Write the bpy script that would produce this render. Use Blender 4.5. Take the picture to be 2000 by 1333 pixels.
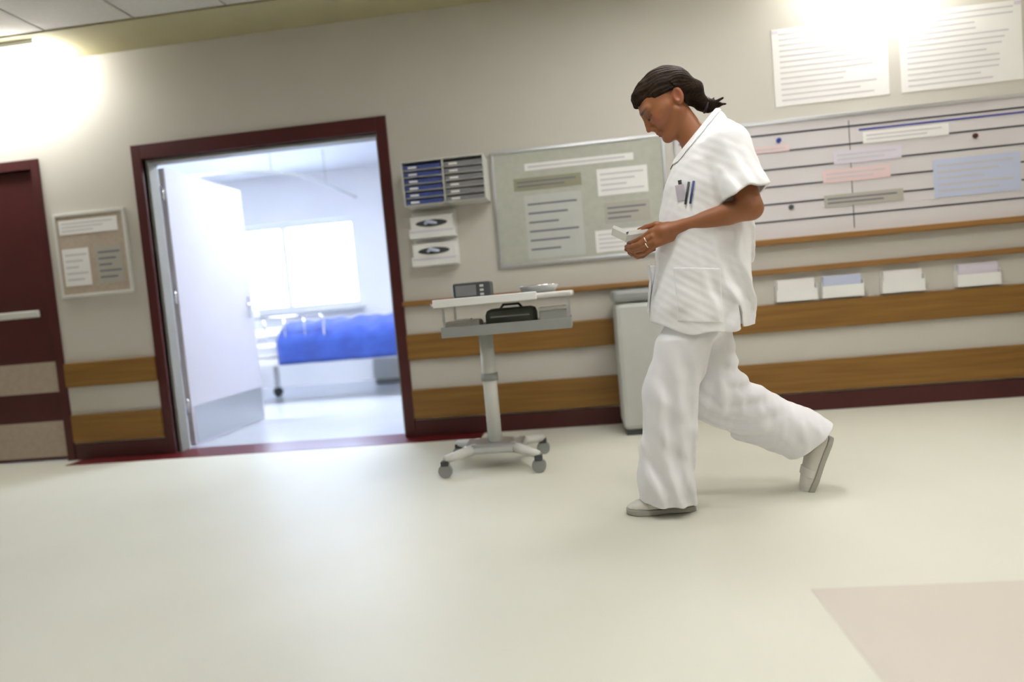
import bpy, bmesh, math, random
import numpy as np
from mathutils import Matrix, Vector

for o in list(bpy.data.objects):
    bpy.data.objects.remove(o)
scene = bpy.context.scene
COL = scene.collection
PI = math.pi
random.seed(7)

# ------------------------------------------------------------------ camera, world, exposure
def make_camera():
    yaw, pitch, roll = math.radians(-6.11), math.radians(-3.54), math.radians(5.03)
    F = Vector((math.sin(yaw) * math.cos(pitch), math.cos(yaw) * math.cos(pitch), math.sin(pitch)))
    R0 = Vector((math.cos(yaw), -math.sin(yaw), 0))
    U0 = R0.cross(F)
    R = R0 * math.cos(roll) - U0 * math.sin(roll)
    U = R0 * math.sin(roll) + U0 * math.cos(roll)
    M = Matrix(((R.x, U.x, -F.x, 0.0), (R.y, U.y, -F.y, -4.51), (R.z, U.z, -F.z, 0.882), (0, 0, 0, 1)))
    cd = bpy.data.cameras.new('camera')
    cd.sensor_width = 36.0
    cd.lens = 24.0
    cd.clip_start = 0.05
    cd.dof.use_dof = True
    cd.dof.focus_distance = 2.78
    cd.dof.aperture_fstop = 0.85
    ob = bpy.data.objects.new('camera', cd)
    ob.matrix_world = M
    COL.objects.link(ob)
    scene.camera = ob
make_camera()

world = bpy.data.worlds.new('daylight')
scene.world = world
world.use_nodes = True
wb = world.node_tree.nodes['Background']
wb.inputs[0].default_value = (0.60, 0.74, 1.0, 1)      # overcast, bluish daylight outside the ward window
wb.inputs[1].default_value = 18.0

scene.view_settings.view_transform = 'Standard'
scene.view_settings.look = 'None'
scene.view_settings.gamma = 1.0
scene.view_settings.use_curve_mapping = False
scene.view_settings.exposure = 0.36

LAMP = (1.0, 0.985, 0.95)
PANEL_STRENGTH = 18.0
WASH_STRENGTH = 17.0

# ------------------------------------------------------------------ materials
def mat(name, col, rough=0.5, col2=None, nscale=6.0, bump=0.0, bscale=60.0, spec=0.5, metal=0.0,
        stretch=(1, 1, 1), emit=None, estr=0.0, coat=0.0, alpha=None, trans=0.0, sss=0.0, sheen=0.0):
    m = bpy.data.materials.new(name)
    m.use_nodes = True
    nt = m.node_tree
    b = nt.nodes['Principled BSDF']
    b.inputs['Roughness'].default_value = rough
    b.inputs['Metallic'].default_value = metal
    b.inputs['Specular IOR Level'].default_value = spec
    b.inputs['Coat Weight'].default_value = coat
    b.inputs['Transmission Weight'].default_value = trans
    b.inputs['Sheen Weight'].default_value = sheen
    if sss:
        b.inputs['Subsurface Weight'].default_value = sss
        b.inputs['Subsurface Scale'].default_value = 0.01
    tc = nt.nodes.new('ShaderNodeTexCoord')
    mp = nt.nodes.new('ShaderNodeMapping')
    mp.inputs['Scale'].default_value = stretch
    nt.links.new(tc.outputs['Object'], mp.inputs['Vector'])
    if col2 is None:
        col2 = tuple(c * 0.93 for c in col)
    nz = nt.nodes.new('ShaderNodeTexNoise')
    nz.inputs['Scale'].default_value = nscale
    nz.inputs['Detail'].default_value = 4
    nt.links.new(mp.outputs['Vector'], nz.inputs['Vector'])
    rp = nt.nodes.new('ShaderNodeValToRGB')
    rp.color_ramp.elements[0].position = 0.3
    rp.color_ramp.elements[1].position = 0.7
    rp.color_ramp.elements[0].color = (*col2, 1)
    rp.color_ramp.elements[1].color = (*col, 1)
    nt.links.new(nz.outputs['Fac'], rp.inputs['Fac'])
    nt.links.new(rp.outputs['Color'], b.inputs['Base Color'])
    if bump:
        n2 = nt.nodes.new('ShaderNodeTexNoise')
        n2.inputs['Scale'].default_value = bscale
        n2.inputs['Detail'].default_value = 3
        nt.links.new(mp.outputs['Vector'], n2.inputs['Vector'])
        bp = nt.nodes.new('ShaderNodeBump')
        bp.inputs['Strength'].default_value = bump
        bp.inputs['Distance'].default_value = 0.01
        nt.links.new(n2.outputs['Fac'], bp.inputs['Height'])
        nt.links.new(bp.outputs['Normal'], b.inputs['Normal'])
    if emit:
        b.inputs['Emission Color'].default_value = (*emit, 1)
        b.inputs['Emission Strength'].default_value = estr
    return m

M = {}
M['wall'] = mat('wall_paint', (0.565, 0.538, 0.482), 0.65, (0.552, 0.525, 0.470), 3, 0.05, 180)
M['roomwall'] = mat('ward_paint', (0.80, 0.80, 0.82), 0.6, (0.78, 0.78, 0.80), 3)
M['floor'] = mat('cream_vinyl', (0.70, 0.695, 0.605), 0.46, (0.665, 0.655, 0.565), 1.4, 0.02, 300, spec=0.45)
M['patch'] = mat('pinkish_floor', (0.62, 0.565, 0.50), 0.46, (0.595, 0.54, 0.475), 1.6, 0.02, 300)
M['wardfloor'] = mat('ward_vinyl', (0.66, 0.68, 0.72), 0.22, (0.62, 0.64, 0.68), 2)
M['red'] = mat('dark_red_paint', (0.066, 0.006, 0.006), 0.45, (0.054, 0.0045, 0.0045), 4)
M['redvinyl'] = mat('red_vinyl', (0.13, 0.010, 0.012), 0.36, (0.105, 0.007, 0.009), 5)
M['wood'] = mat('oak_board', (0.27, 0.132, 0.022), 0.5, (0.185, 0.084, 0.011), 5, 0.08, 40, stretch=(0.35, 6, 7))
M['woodthin'] = mat('oak_rail', (0.31, 0.155, 0.04), 0.5, (0.22, 0.10, 0.02), 5, 0.06, 40, stretch=(0.35, 6, 7))
M['ceil'] = mat('ceiling_tile_white', (0.60, 0.58, 0.53), 0.9, (0.56, 0.54, 0.49), 60, 0.25, 220)
M['olive'] = mat('olive_plaster', (0.44, 0.40, 0.24), 0.8, (0.41, 0.37, 0.22), 5)
M['gridmetal'] = mat('grid_grey', (0.30, 0.29, 0.26), 0.6)
M['white'] = mat('white_plastic', (0.80, 0.80, 0.78), 0.4, (0.77, 0.77, 0.75), 8)
M['offwhite'] = mat('off_white_enamel', (0.66, 0.66, 0.62), 0.35, (0.63, 0.63, 0.59), 6)
M['alu'] = mat('brushed_aluminium', (0.60, 0.61, 0.63), 0.32, (0.52, 0.53, 0.55), 40, metal=0.9, stretch=(1, 30, 30))
M['chrome'] = mat('chrome', (0.75, 0.75, 0.76), 0.14, metal=1.0)
M['silver'] = mat('silver', (0.88, 0.84, 0.78), 0.15, metal=1.0)
M['grey'] = mat('mid_grey_plastic', (0.30, 0.31, 0.30), 0.45, (0.27, 0.28, 0.27), 9)
M['lgrey'] = mat('light_grey_plastic', (0.52, 0.53, 0.50), 0.45, (0.49, 0.50, 0.47), 9)
M['dark'] = mat('charcoal_plastic', (0.055, 0.06, 0.065), 0.4, (0.045, 0.05, 0.052), 9)
M['darkgreen'] = mat('dark_green_canvas', (0.085, 0.095, 0.075), 0.7, (0.065, 0.075, 0.06), 14, 0.2, 200)
M['rubber'] = mat('black_rubber', (0.03, 0.03, 0.03), 0.6)
M['felt'] = mat('grey_green_felt', (0.47, 0.48, 0.42), 0.95, (0.43, 0.44, 0.38), 30, 0.2, 300, sheen=0.2)
M['cork'] = mat('beige_felt', (0.47, 0.39, 0.31), 0.95, (0.42, 0.34, 0.27), 40, 0.2, 250)
M['paper'] = mat('paper', (0.80, 0.79, 0.77), 0.7, (0.78, 0.77, 0.75), 5)
M['lilac'] = mat('lilac_paper', (0.66, 0.61, 0.70), 0.7, (0.64, 0.59, 0.68), 5)
M['pink'] = mat('pink_paper', (0.74, 0.56, 0.56), 0.7, (0.72, 0.54, 0.54), 5)
M['palebluepaper'] = mat('pale_blue_paper', (0.52, 0.57, 0.74), 0.7, (0.50, 0.55, 0.72), 5)
M['olivepaper'] = mat('olive_paper', (0.30, 0.29, 0.20), 0.7, (0.27, 0.26, 0.18), 7)
M['taupe'] = mat('taupe_paper', (0.42, 0.40, 0.35), 0.7, (0.40, 0.38, 0.33), 7)
M['bluefolder'] = mat('blue_card', (0.045, 0.07, 0.26), 0.5, (0.04, 0.06, 0.22), 12)
M['greyfolder'] = mat('grey_card', (0.20, 0.20, 0.21), 0.55, (0.18, 0.18, 0.19), 12)
M['board'] = mat('whiteboard_enamel', (0.66, 0.63, 0.64), 0.22, (0.64, 0.61, 0.62), 2)
M['ink'] = mat('black_tape', (0.025, 0.025, 0.04), 0.5)
M['blueink'] = mat('blue_tape', (0.02, 0.03, 0.30), 0.5)
M['print'] = mat('grey_print', (0.56, 0.54, 0.56), 0.8)
M['printdark'] = mat('dark_print', (0.16, 0.16, 0.20), 0.8)
M['linen'] = mat('white_linen', (0.84, 0.85, 0.88), 0.9, (0.80, 0.81, 0.85), 6, 0.15, 90, sheen=0.2)
M['blueblanket'] = mat('blue_blanket', (0.035, 0.09, 0.42), 0.9, (0.025, 0.06, 0.32), 9, 0.3, 160, sheen=0.3)
M['cloth'] = mat('white_cotton', (0.90, 0.90, 0.91), 0.85, (0.87, 0.87, 0.885), 9, 0.10, 420, sheen=0.15)
M['cloth2'] = mat('white_trouser_cotton', (0.85, 0.845, 0.87), 0.88, (0.81, 0.805, 0.835), 9, 0.10, 420, sheen=0.15)
M['shoe'] = mat('white_shoe_leather', (0.70, 0.68, 0.62), 0.45, (0.66, 0.64, 0.58), 20, 0.05, 200)
M['sole'] = mat('grey_sole', (0.42, 0.41, 0.36), 0.6)
M['doorleaf'] = mat('pale_door_laminate', (0.62, 0.60, 0.66), 0.4, (0.60, 0.58, 0.64), 3)
M['glass'] = mat('window_glass', (0.95, 0.97, 1.0), 0.02, (0.95, 0.97, 1.0), 1, trans=1.0, spec=0.3)
M['diffuser'] = mat('panel_diffuser', (0.9, 0.9, 0.88), 0.6, emit=LAMP, estr=PANEL_STRENGTH)
M['wash'] = mat('washer_diffuser', (0.9, 0.9, 0.88), 0.6, emit=LAMP, estr=WASH_STRENGTH)

# ------------------------------------------------------------------ mesh helpers
def add_box(bm, x0, x1, y0, y1, z0, z1, rot=None, bev=0.0):
    r = bmesh.ops.create_cube(bm, size=1.0)
    vs = r['verts']
    c = Vector(((x0 + x1) / 2, (y0 + y1) / 2, (z0 + z1) / 2))
    for v in vs:
        v.co = Vector((v.co.x * (x1 - x0), v.co.y * (y1 - y0), v.co.z * (z1 - z0)))
        if rot is not None:
            v.co = rot @ v.co
        v.co += c
    if bev > 0:
        es = list({e for v in vs for e in v.link_edges})
        bmesh.ops.bevel(bm, geom=es, offset=bev, segments=2, affect='EDGES', profile=0.5)

def add_tube(bm, pts, r, n=12, cap=True, radii=None):
    rings = []
    pts = [Vector(p) for p in pts]
    prev = None
    for i, p in enumerate(pts):
        if i == 0:
            t = pts[1] - pts[0]
        elif i == len(pts) - 1:
            t = pts[-1] - pts[-2]
        else:
            t = (pts[i + 1] - pts[i]).normalized() + (pts[i] - pts[i - 1]).normalized()
        t.normalize()
        if prev is None:
            a = Vector((0, 0, 1)) if abs(t.z) < 0.9 else Vector((1, 0, 0))
            prev = t.cross(a).normalized()
        prev = (prev - t * prev.dot(t)).normalized()
        b = t.cross(prev)
        rr = radii[i] if radii else r
        rings.append([bm.verts.new(p + (prev * math.cos(2 * PI * k / n) + b * math.sin(2 * PI * k / n)) * rr) for k in range(n)])
    for i in range(len(rings) - 1):
        for k in range(n):
            bm.faces.new((rings[i][k], rings[i][(k + 1) % n], rings[i + 1][(k + 1) % n], rings[i + 1][k]))
    if cap:
        bm.faces.new(rings[0][::-1])
        bm.faces.new(rings[-1])

def add_lathe(bm, prof, cx, cy, n=28):
    rings = [[bm.verts.new((cx + r * math.cos(2 * PI * k / n), cy + r * math.sin(2 * PI * k / n), z)) for k in range(n)] for r, z in prof]
    for i in range(len(rings) - 1):
        for k in range(n):
            bm.faces.new((rings[i][k], rings[i][(k + 1) % n], rings[i + 1][(k + 1) % n], rings[i + 1][k]))
    bm.faces.new(rings[0][::-1])
    bm.faces.new(rings[-1])

def obj(name, bm, m, parent=None, smooth=False, loc=None):
    me = bpy.data.meshes.new(name)
    bmesh.ops.recalc_face_normals(bm, faces=bm.faces[:])
    bm.to_mesh(me)
    bm.free()
    me.materials.append(M[m] if isinstance(m, str) else m)
    if smooth:
        for p in me.polygons:
            p.use_smooth = True
    o = bpy.data.objects.new(name, me)
    COL.objects.link(o)
    if parent is not None:
        o.parent = parent
    if loc is not None:
        o.location = loc
    return o

def part(name, m, parent, *boxes, bev=0.0):
    """boxes in the parent's local frame"""
    bm = bmesh.new()
    for b in boxes:
        add_box(bm, *b, bev=bev)
    return obj(name, bm, m, parent)

def tube(name, m, parent, pts, r, n=12, radii=None):
    bm = bmesh.new()
    add_tube(bm, pts, r, n, radii=radii)
    return obj(name, bm, m, parent, smooth=True)

def tag(o, label, cat, group=None, kind=None):
    o['label'] = label
    o['category'] = cat
    if group:
        o['group'] = group
    if kind:
        o['kind'] = kind
    return o

def thing(name, label, cat, loc=(0, 0, 0), group=None, kind=None):
    o = bpy.data.objects.new(name, None)
    o.empty_display_size = 0.1
    COL.objects.link(o)
    o.location = loc
    return tag(o, label, cat, group, kind)

def struct(name, m, label, cat, *boxes, bev=0.0):
    return tag(part(name, m, None, *boxes, bev=bev), label, cat, kind='structure')

# ------------------------------------------------------------------ the setting: corridor
CEIL = 2.80
XL, XR, YF = -6.2, 2.90, -6.0
DX0, DX1, DZ = -2.93, -1.26, 2.06          # ward doorway (clear opening)
RX0, RX1, RZ = -4.85, -3.76, 2.08          # red door on the left

struct('floor', 'floor', 'cream vinyl corridor floor, pale and slightly glossy', 'floor', (XL, XR, YF, 0.14, -0.12, 0.0))
struct('trim_1', 'patch', 'pinkish beige inlay in the floor at lower right', 'floor inlay', (0.57, XR, YF, -2.58, 0.0, 0.0015))  # thin rectangle, pinker and slightly darker than the floor around it
struct('trim_2', 'redvinyl', 'narrow red vinyl strip on the floor along the back wall', 'floor strip', (RX1 + 0.12, DX0, -0.19, 0.0, 0.0, 0.002), (DX0, DX1, -0.19, 0.14, 0.0, 0.002), (DX1, -0.72, -0.19, 0.0, 0.0, 0.002))
struct('wall_back', 'wall', 'long off white corridor wall behind the walking person', 'wall',
       (XL, RX0, 0, 0.14, 0, 2.98), (RX0, RX1, 0, 0.14, RZ, 2.98), (RX1, DX0, 0, 0.14, 0, 2.98),
       (DX0, DX1, 0, 0.14, DZ, 2.98), (DX1, XR, 0, 0.14, 0, 2.98))
struct('wall_left', 'wall', 'off white end wall of the corridor at the left', 'wall', (XL - 0.14, XL, YF, 0.14, 0, 2.98))
struct('wall_right', 'wall', 'off white end wall of the corridor at the right', 'wall', (XR, XR + 0.14, YF, 0.14, 0, 2.98))
struct('wall_front', 'wall', 'off white corridor wall on the viewer side', 'wall', (XL, XR, YF - 0.14, YF, 0, 2.98))

# ceiling: slab with an olive margin along the wall and lay-in tiles
ceil = struct('ceiling', 'gridmetal', 'suspended corridor ceiling with lay-in tiles', 'ceiling', (XL, XR, YF, 0.0, CEIL + 0.03, CEIL + 0.15))
tag(part('trim_3', 'olive', None, (XL, XR, -0.42, 0.0, CEIL, CEIL + 0.03)), 'olive plaster margin between ceiling tiles and back wall', 'ceiling margin', kind='structure')
T = 0.6
panel_cells = {(10, 3), (13, 3), (11, 6), (11, 1)}
bm = bmesh.new()
add_box(bm, 0.006, T - 0.006, 0.006, T - 0.006, 0.008, 0.028, bev=0.004)
tile_mesh = None
nx = int((XR - XL) / T) + 1
for j in range(10):
    for i in range(nx):
        x0 = XL + i * T
        y0 = -0.42 - (j + 1) * T
        if x0 + T > XR + 0.001 or y0 < YF or (i, j) in panel_cells:
            continue
        if tile_mesh is None:
            t = obj('ceiling_tile', bm, 'ceil', ceil)
            tile_mesh = t.data
        else:
            t = bpy.data.objects.new('ceiling_tile', tile_mesh)
            COL.objects.link(t)
            t.parent = ceil
        t.location = (x0, y0, CEIL)

# skirting, bumper boards and rails on the back wall: (zone start, zone end)
zones = [(RX1 + 0.07, DX0 - 0.07), (DX1 + 0.07, XR)]
zn = ['between the red door and the ward doorway', 'running right from the ward doorway']
k = 4
for (a, b), w in zip(zones, zn):
    tag(part('baseboard_back', 'red', None, (a, b, -0.014, 0.0, 0.0, 0.115), bev=0.003), 'dark red skirting board ' + w, 'skirting board', kind='structure')
    tag(part('trim_%d' % k, 'wood', None, (a, b, -0.028, 0.0, 0.125, 0.325), bev=0.006), 'low oak bumper board ' + w, 'bumper board', kind='structure')
    tag(part('trim_%d' % (k + 1), 'wood', None, (a, b, -0.034, 0.0, 0.525, 0.70), bev=0.008), 'middle oak bumper board ' + w, 'bumper board', kind='structure')
    k += 2
tag(part('trim_%d' % k, 'woodthin', None, (zones[1][0], XR, -0.05, 0.0, 0.888, 0.925), bev=0.008), 'thin oak dado rail above the bumper boards', 'dado rail', kind='structure')
k += 1

# ward doorway: dark red frame, leaf swung into the ward
d1 = thing('door_1', 'wide ward doorway with dark red frame, its pale leaf open inwards', 'door', (DX0, 0, 0), kind='structure')
w = DX1 - DX0
part('frame', 'red', d1, (-0.07, 0.0, -0.018, 0.158, 0, DZ + 0.10), (w, w + 0.07, -0.018, 0.158, 0, DZ + 0.10), (0, w, -0.018, 0.158, DZ, DZ + 0.10), bev=0.004)
part('reveal', 'gridmetal', d1, (0.0, 0.02, 0.03, 0.13, 0.0, DZ - 0.02), (w - 0.02, w, 0.03, 0.13, 0.0, DZ - 0.02), (0, w, 0.03, 0.13, DZ - 0.02, DZ))
lf = part('leaf', 'doorleaf', d1, (0.0, 0.045, 0.165, 1.27, 0.012, DZ - 0.03), bev=0.004)
part('kick_plate', 'alu', lf, (0.045, 0.048, 0.19, 1.25, 0.03, 0.30))
tube('handle', 'chrome', lf, [(0.045, 1.19, 1.03), (0.095, 1.19, 1.03), (0.10, 1.18, 1.03), (0.10, 1.06, 1.03)], 0.010)
part('lock_plate', 'chrome', lf, (0.045, 0.051, 1.165, 1.215, 0.92, 1.10), bev=0.001)
for z in (0.25, 1.05, 1.80):
    tube('hinge', 'chrome', d1, [(0.022, 0.158, z), (0.022, 0.158, z + 0.11)], 0.010, 10)

# red door at the left
d2 = thing('door_2', 'dark red corridor door with pale push bar and protective plates', 'door', (RX0, 0, 0), kind='structure')
w2 = RX1 - RX0
part('frame', 'red', d2, (-0.06, 0.0, -0.014, 0.15, 0, RZ + 0.07), (w2, w2 + 0.06, -0.014, 0.15, 0, RZ + 0.07), (0, w2, -0.014, 0.15, RZ, RZ + 0.07), bev=0.003)
lf = part('leaf', 'red', d2, (0.004, w2 - 0.004, 0.02, 0.07, 0.008, RZ - 0.004), bev=0.002)
part('protective_plate', 'cork', lf, (0.02, w2 - 0.02, 0.012, 0.02, 0.50, 0.72), bev=0.002)
part('protective_plate', 'cork', lf, (0.02, w2 - 0.02, 0.012, 0.02, 0.03, 0.29), bev=0.002)
part('push_bar', 'offwhite', lf, (0.06, w2 - 0.06, -0.045, -0.02, 1.045, 1.095), bev=0.008)
part('bar_bracket', 'chrome', lf, (0.08, 0.12, -0.03, 0.02, 1.05, 1.09))
part('bar_bracket', 'chrome', lf, (w2 - 0.12, w2 - 0.08, -0.03, 0.02, 1.05, 1.09))
for z in (0.22, 1.0, 1.82):
    tube('hinge', 'chrome', d2, [(w2 - 0.002, 0.012, z), (w2 - 0.002, 0.012, z + 0.10)], 0.009, 10)

# ------------------------------------------------------------------ the ward beyond the doorway
WX0, WX1, WY = -5.6, -0.2, 4.0
struct('floor_ward', 'wardfloor', 'pale bluish vinyl floor of the ward beyond the doorway', 'floor', (WX0, WX1, 0.14, WY, -0.12, 0.0))
struct('ceiling_ward', 'roomwall', 'white ceiling of the ward beyond the doorway', 'ceiling', (WX0, WX1, 0.14, WY, 2.70, 2.80))
struct('wall_ward_left', 'roomwall', 'white left wall of the ward beyond the doorway', 'wall', (WX0 - 0.12, WX0, 0.14, WY, 0, 2.8))
struct('wall_ward_right', 'roomwall', 'white right wall of the ward beyond the doorway', 'wall', (WX1, WX1 + 0.12, 0.14, WY, 0, 2.8))
WNX0, WNX1, WNZ0, WNZ1 = -4.75, -2.80, 0.98, 2.10
struct('wall_ward_back', 'roomwall', 'white window wall at the back of the ward', 'wall',
       (WX0, WNX0, WY, WY + 0.2, 0, 2.8), (WNX1, WX1, WY, WY + 0.2, 0, 2.8), (WNX0, WNX1, WY, WY + 0.2, 0, WNZ0), (WNX0, WNX1, WY, WY + 0.2, WNZ1, 2.8))
win = thing('window_1', 'bright daylit ward window with white frame', 'window', (WNX0, WY + 0.08, WNZ0), kind='structure')
ww, wh = WNX1 - WNX0, WNZ1 - WNZ0
part('window_frame', 'white', win, (0, ww, 0, 0.06, 0, 0.06), (0, ww, 0, 0.06, wh - 0.06, wh), (0, 0.06, 0, 0.06, 0.06, wh - 0.06), (ww - 0.06, ww, 0, 0.06, 0.06, wh - 0.06))
part('mullion', 'white', win, (ww / 2 - 0.035, ww / 2 + 0.035, 0, 0.06, 0.06, wh - 0.06))
part('pane', 'glass', win, (0.06, ww / 2 - 0.035, 0.027, 0.033, 0.06, wh - 0.06))
part('pane', 'glass', win, (ww / 2 + 0.035, ww - 0.06, 0.027, 0.033, 0.06, wh - 0.06))
part('window_sill', 'white', win, (-0.05, ww + 0.05, -0.20, 0.0, -0.04, 0.0), bev=0.006)
portal = bpy.data.lights.new('window_portal', 'AREA')
portal.shape = 'RECTANGLE'
portal.size, portal.size_y = ww, wh
portal.cycles.is_portal = True
po = bpy.data.objects.new('window_portal', portal)
COL.objects.link(po)
po.location = ((WNX0 + WNX1) / 2, WY + 0.19, (WNZ0 + WNZ1) / 2)
po.rotation_euler = (-PI / 2, 0, 0)

# ------------------------------------------------------------------ ceiling lights
def panel(cell, label):
    i, j = cell
    x, y = XL + i * T + T / 2, -0.42 - (j + 1) * T + T / 2
    t = thing('ceiling_light', label, 'ceiling light', (x, y, CEIL), 'recessed square ceiling panels')
    h = T / 2 - 0.004
    part('frame', 'white', t, (-h, h, -h, -h + 0.025, -0.004, 0.026), (-h, h, h - 0.025, h, -0.004, 0.026),
         (-h, -h + 0.025, -h + 0.025, h - 0.025, -0.004, 0.026), (h - 0.025, h, -h + 0.025, h - 0.025, -0.004, 0.026))
    part('diffuser', 'diffuser', t, (-h + 0.025, h - 0.025, -h + 0.025, h - 0.025, 0.0, 0.012))
for c, s in {(10, 3): 'above the floor just left of the person', (11, 1): 'nearest the back wall, above the person',
             (11, 6): 'over the viewer, behind all the others at right', (13, 3): 'above the floor at the far right'}.items():
    panel(c, 'square recessed ceiling light panel ' + s)

def washer(x0, x1, label):
    t = thing('wall_washer_light', label, 'ceiling light', (x0, -0.21, CEIL), 'opal light boxes along the back wall')
    L = x1 - x0
    part('housing', 'white', t, (0, L, -0.15, 0.15, -0.03, 0.0), bev=0.004)
    part('diffuser', 'wash', t, (0.02, L - 0.02, -0.13, 0.13, -0.10, -0.03), bev=0.012)
    part('end_cap', 'wash', t, (-0.012, 0.02, -0.145, 0.145, -0.112, -0.002), bev=0.004)
    part('end_cap', 'wash', t, (L - 0.02, L + 0.012, -0.145, 0.145, -0.112, -0.002), bev=0.004)
washer(-4.85, -3.34, 'glowing opal light box on the ceiling above the red door')
washer(1.62, 2.22, 'glowing opal light box on the ceiling above the planning board')


# unseen cool panels, added to brighten the ward
M['wardfill'] = mat('ward_fill', (0.9, 0.9, 0.9), 0.6, emit=(0.80, 0.88, 1.0), estr=30.0)
for x, s in ((-4.1, 'left'), (-1.7, 'right')):
    t = thing('ward_fill_light', 'added cool white fill light under the ward ceiling, the %s one beyond the doorway' % s, 'ceiling light', (x, 1.2, 2.698), 'added ward fill lights')
    part('housing', 'white', t, (-0.62, 0.62, -0.32, 0.32, -0.05, 0.0), bev=0.006)
    part('diffuser', 'wardfill', t, (-0.58, 0.58, -0.28, 0.28, -0.062, -0.05), bev=0.004)
# ------------------------------------------------------------------ the walking person (distance-field modelling)
def v3(p):
    return np.asarray(p, np.float32)

def rcone(P, a, b, r1, r2):
    """tapered capsule between a and b"""
    a, b = v3(a), v3(b)
    ba = b - a
    h = np.clip(((P - a) @ ba) / float(ba @ ba), 0, 1)
    d = P - a - h[:, None] * ba
    return np.sqrt(np.einsum('ij,ij->i', d, d)) - (r1 + (r2 - r1) * h)

def chain(P, pts, radii, k=0.004):
    d = None
    for i in range(len(pts) - 1):
        e = rcone(P, pts[i], pts[i + 1], radii[i], radii[i + 1])
        d = e if d is None else smin(d, e, k)
    return d

def ell(P, c, r):
    q = (P - v3(c)) / v3(r)
    k0 = np.sqrt(np.einsum('ij,ij->i', q, q))
    q2 = q / v3(r)
    k1 = np.sqrt(np.einsum('ij,ij->i', q2, q2)) + 1e-9
    return k0 * (k0 - 1.0) / k1

def sph(P, c, r):
    d = P - v3(c)
    return np.sqrt(np.einsum('ij,ij->i', d, d)) - r

def rbox(P, c, axes, half, r):
    """rounded box with local axes (rows)"""
    q = np.abs((P - v3(c)) @ v3(axes).T) - (v3(half) - r)
    o = np.maximum(q, 0)
    return np.sqrt(np.einsum('ij,ij->i', o, o)) + np.minimum(q.max(1), 0) - r

def plane(P, p0, n):
    n = v3(n)
    n = n / np.sqrt(n @ n)
    return (P - v3(p0)) @ n

def smin(a, b, k):
    h = np.clip(0.5 + 0.5 * (b - a) / k, 0, 1)
    return b + (a - b) * h - k * h * (1 - h)

def smax(a, b, k):
    return -smin(-a, -b, k)

_rng = np.random.RandomState(3)
def wob(P, scale, seed=0, n=5):
    """smooth pseudo noise in [-1, 1] out of a few random sines"""
    r = np.random.RandomState(seed)
    s = np.zeros(len(P), np.float32)
    for _ in range(n):
        k = r.normal(size=3).astype(np.float32) * (2 * PI / scale) * 0.6
        s += np.sin(P @ k + r.uniform(0, 6.28))
    return s / n * 1.6

def mesh_sdf(fn, lo, hi, h, block=8, margin=1.0):
    """block-sparse surface nets; fn takes an (N,3) array"""
    lo = np.asarray(lo, float)
    n = np.ceil((np.asarray(hi, float) - lo) / h / block).astype(int)
    N = n * block + 1
    F = np.empty(N, np.float32)
    bs = block * h
    cx = [lo[i] + (np.arange(n[i]) + 0.5) * bs for i in range(3)]
    C = np.stack(np.meshgrid(*cx, indexing='ij'), -1).reshape(-1, 3).astype(np.float32)
    dc = fn(C)
    act = np.abs(dc) < bs * 0.87 + margin * 0.02
    idx = np.stack(np.meshgrid(*[np.arange(k) for k in n], indexing='ij'), -1).reshape(-1, 3)
    D = np.where(dc > 0, 1.0, -1.0).astype(np.float32).reshape(n)
    F[:] = 1.0
    F[:-1, :-1, :-1] = np.repeat(np.repeat(np.repeat(D, block, 0), block, 1), block, 2)
    g = np.stack(np.meshgrid(*[np.arange(block + 1)] * 3, indexing='ij'), -1).reshape(-1, 3)
    A = idx[act]
    for s in range(0, len(A), 700):
        I = (A[s:s + 700, None, :] * block + g[None]).reshape(-1, 3)
        P = (lo + I * h).astype(np.float32)
        F[I[:, 0], I[:, 1], I[:, 2]] = fn(P)
    # surface nets
    S = F < 0
    c = S[:-1, :-1, :-1].astype(np.int8)
    tot = np.zeros(c.shape, np.int8)
    for i in (0, 1):
        for j in (0, 1):
            for k in (0, 1):
                tot += S[i:S.shape[0] - 1 + i, j:S.shape[1] - 1 + j, k:S.shape[2] - 1 + k]
    cell = np.argwhere((tot > 0) & (tot < 8))
    vid = np.full(c.shape, -1, np.int32)
    vid[cell[:, 0], cell[:, 1], cell[:, 2]] = np.arange(len(cell))
    acc = np.zeros((len(cell), 3))
    cnt = np.zeros(len(cell))
    corners = [(i, j, k) for i in (0, 1) for j in (0, 1) for k in (0, 1)]
    val = {q: F[cell[:, 0] + q[0], cell[:, 1] + q[1], cell[:, 2] + q[2]] for q in corners}
    for q in corners:
        for ax in range(3):
            if q[ax] == 0:
                q2 = list(q)
                q2[ax] = 1
                a, b = val[q], val[tuple(q2)]
                m = (a < 0) != (b < 0)
                t = np.where(m, a / np.where(m, a - b, 1), 0)
                p = np.tile(np.array(q, float), (len(cell), 1))
                p[:, ax] = t
                acc += p * m[:, None]
                cnt += m
    V = lo + (cell + acc / cnt[:, None]) * h
    faces = []
    for ax in range(3):
        u, w = (ax + 1) % 3, (ax + 2) % 3
        sl0 = [slice(1, -1)] * 3
        sl1 = [slice(1, -1)] * 3
        sl0[ax] = slice(0, -1)
        sl1[ax] = slice(1, None)
        a = S[tuple(sl0)]
        b = S[tuple(sl1)]
        E = np.argwhere(a != b)
        off = np.ones(3, int)
        off[ax] = 0
        E = E + off
        flip = S[E[:, 0], E[:, 1], E[:, 2]]
        du = np.zeros(3, int); du[u] = 1
        dw = np.zeros(3, int); dw[w] = 1
        ids = [vid[tuple((E - x).T)] for x in (du + dw, dw, 0 * du, du)]
        q = np.stack(ids, 1)
        q[~flip] = q[~flip][:, ::-1]
        faces.append(q)
    return V, np.concatenate(faces)

ORG = np.array([0.40, -1.75, 0.0])      # where the person stands; all figures below are metres, x along the wall

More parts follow.
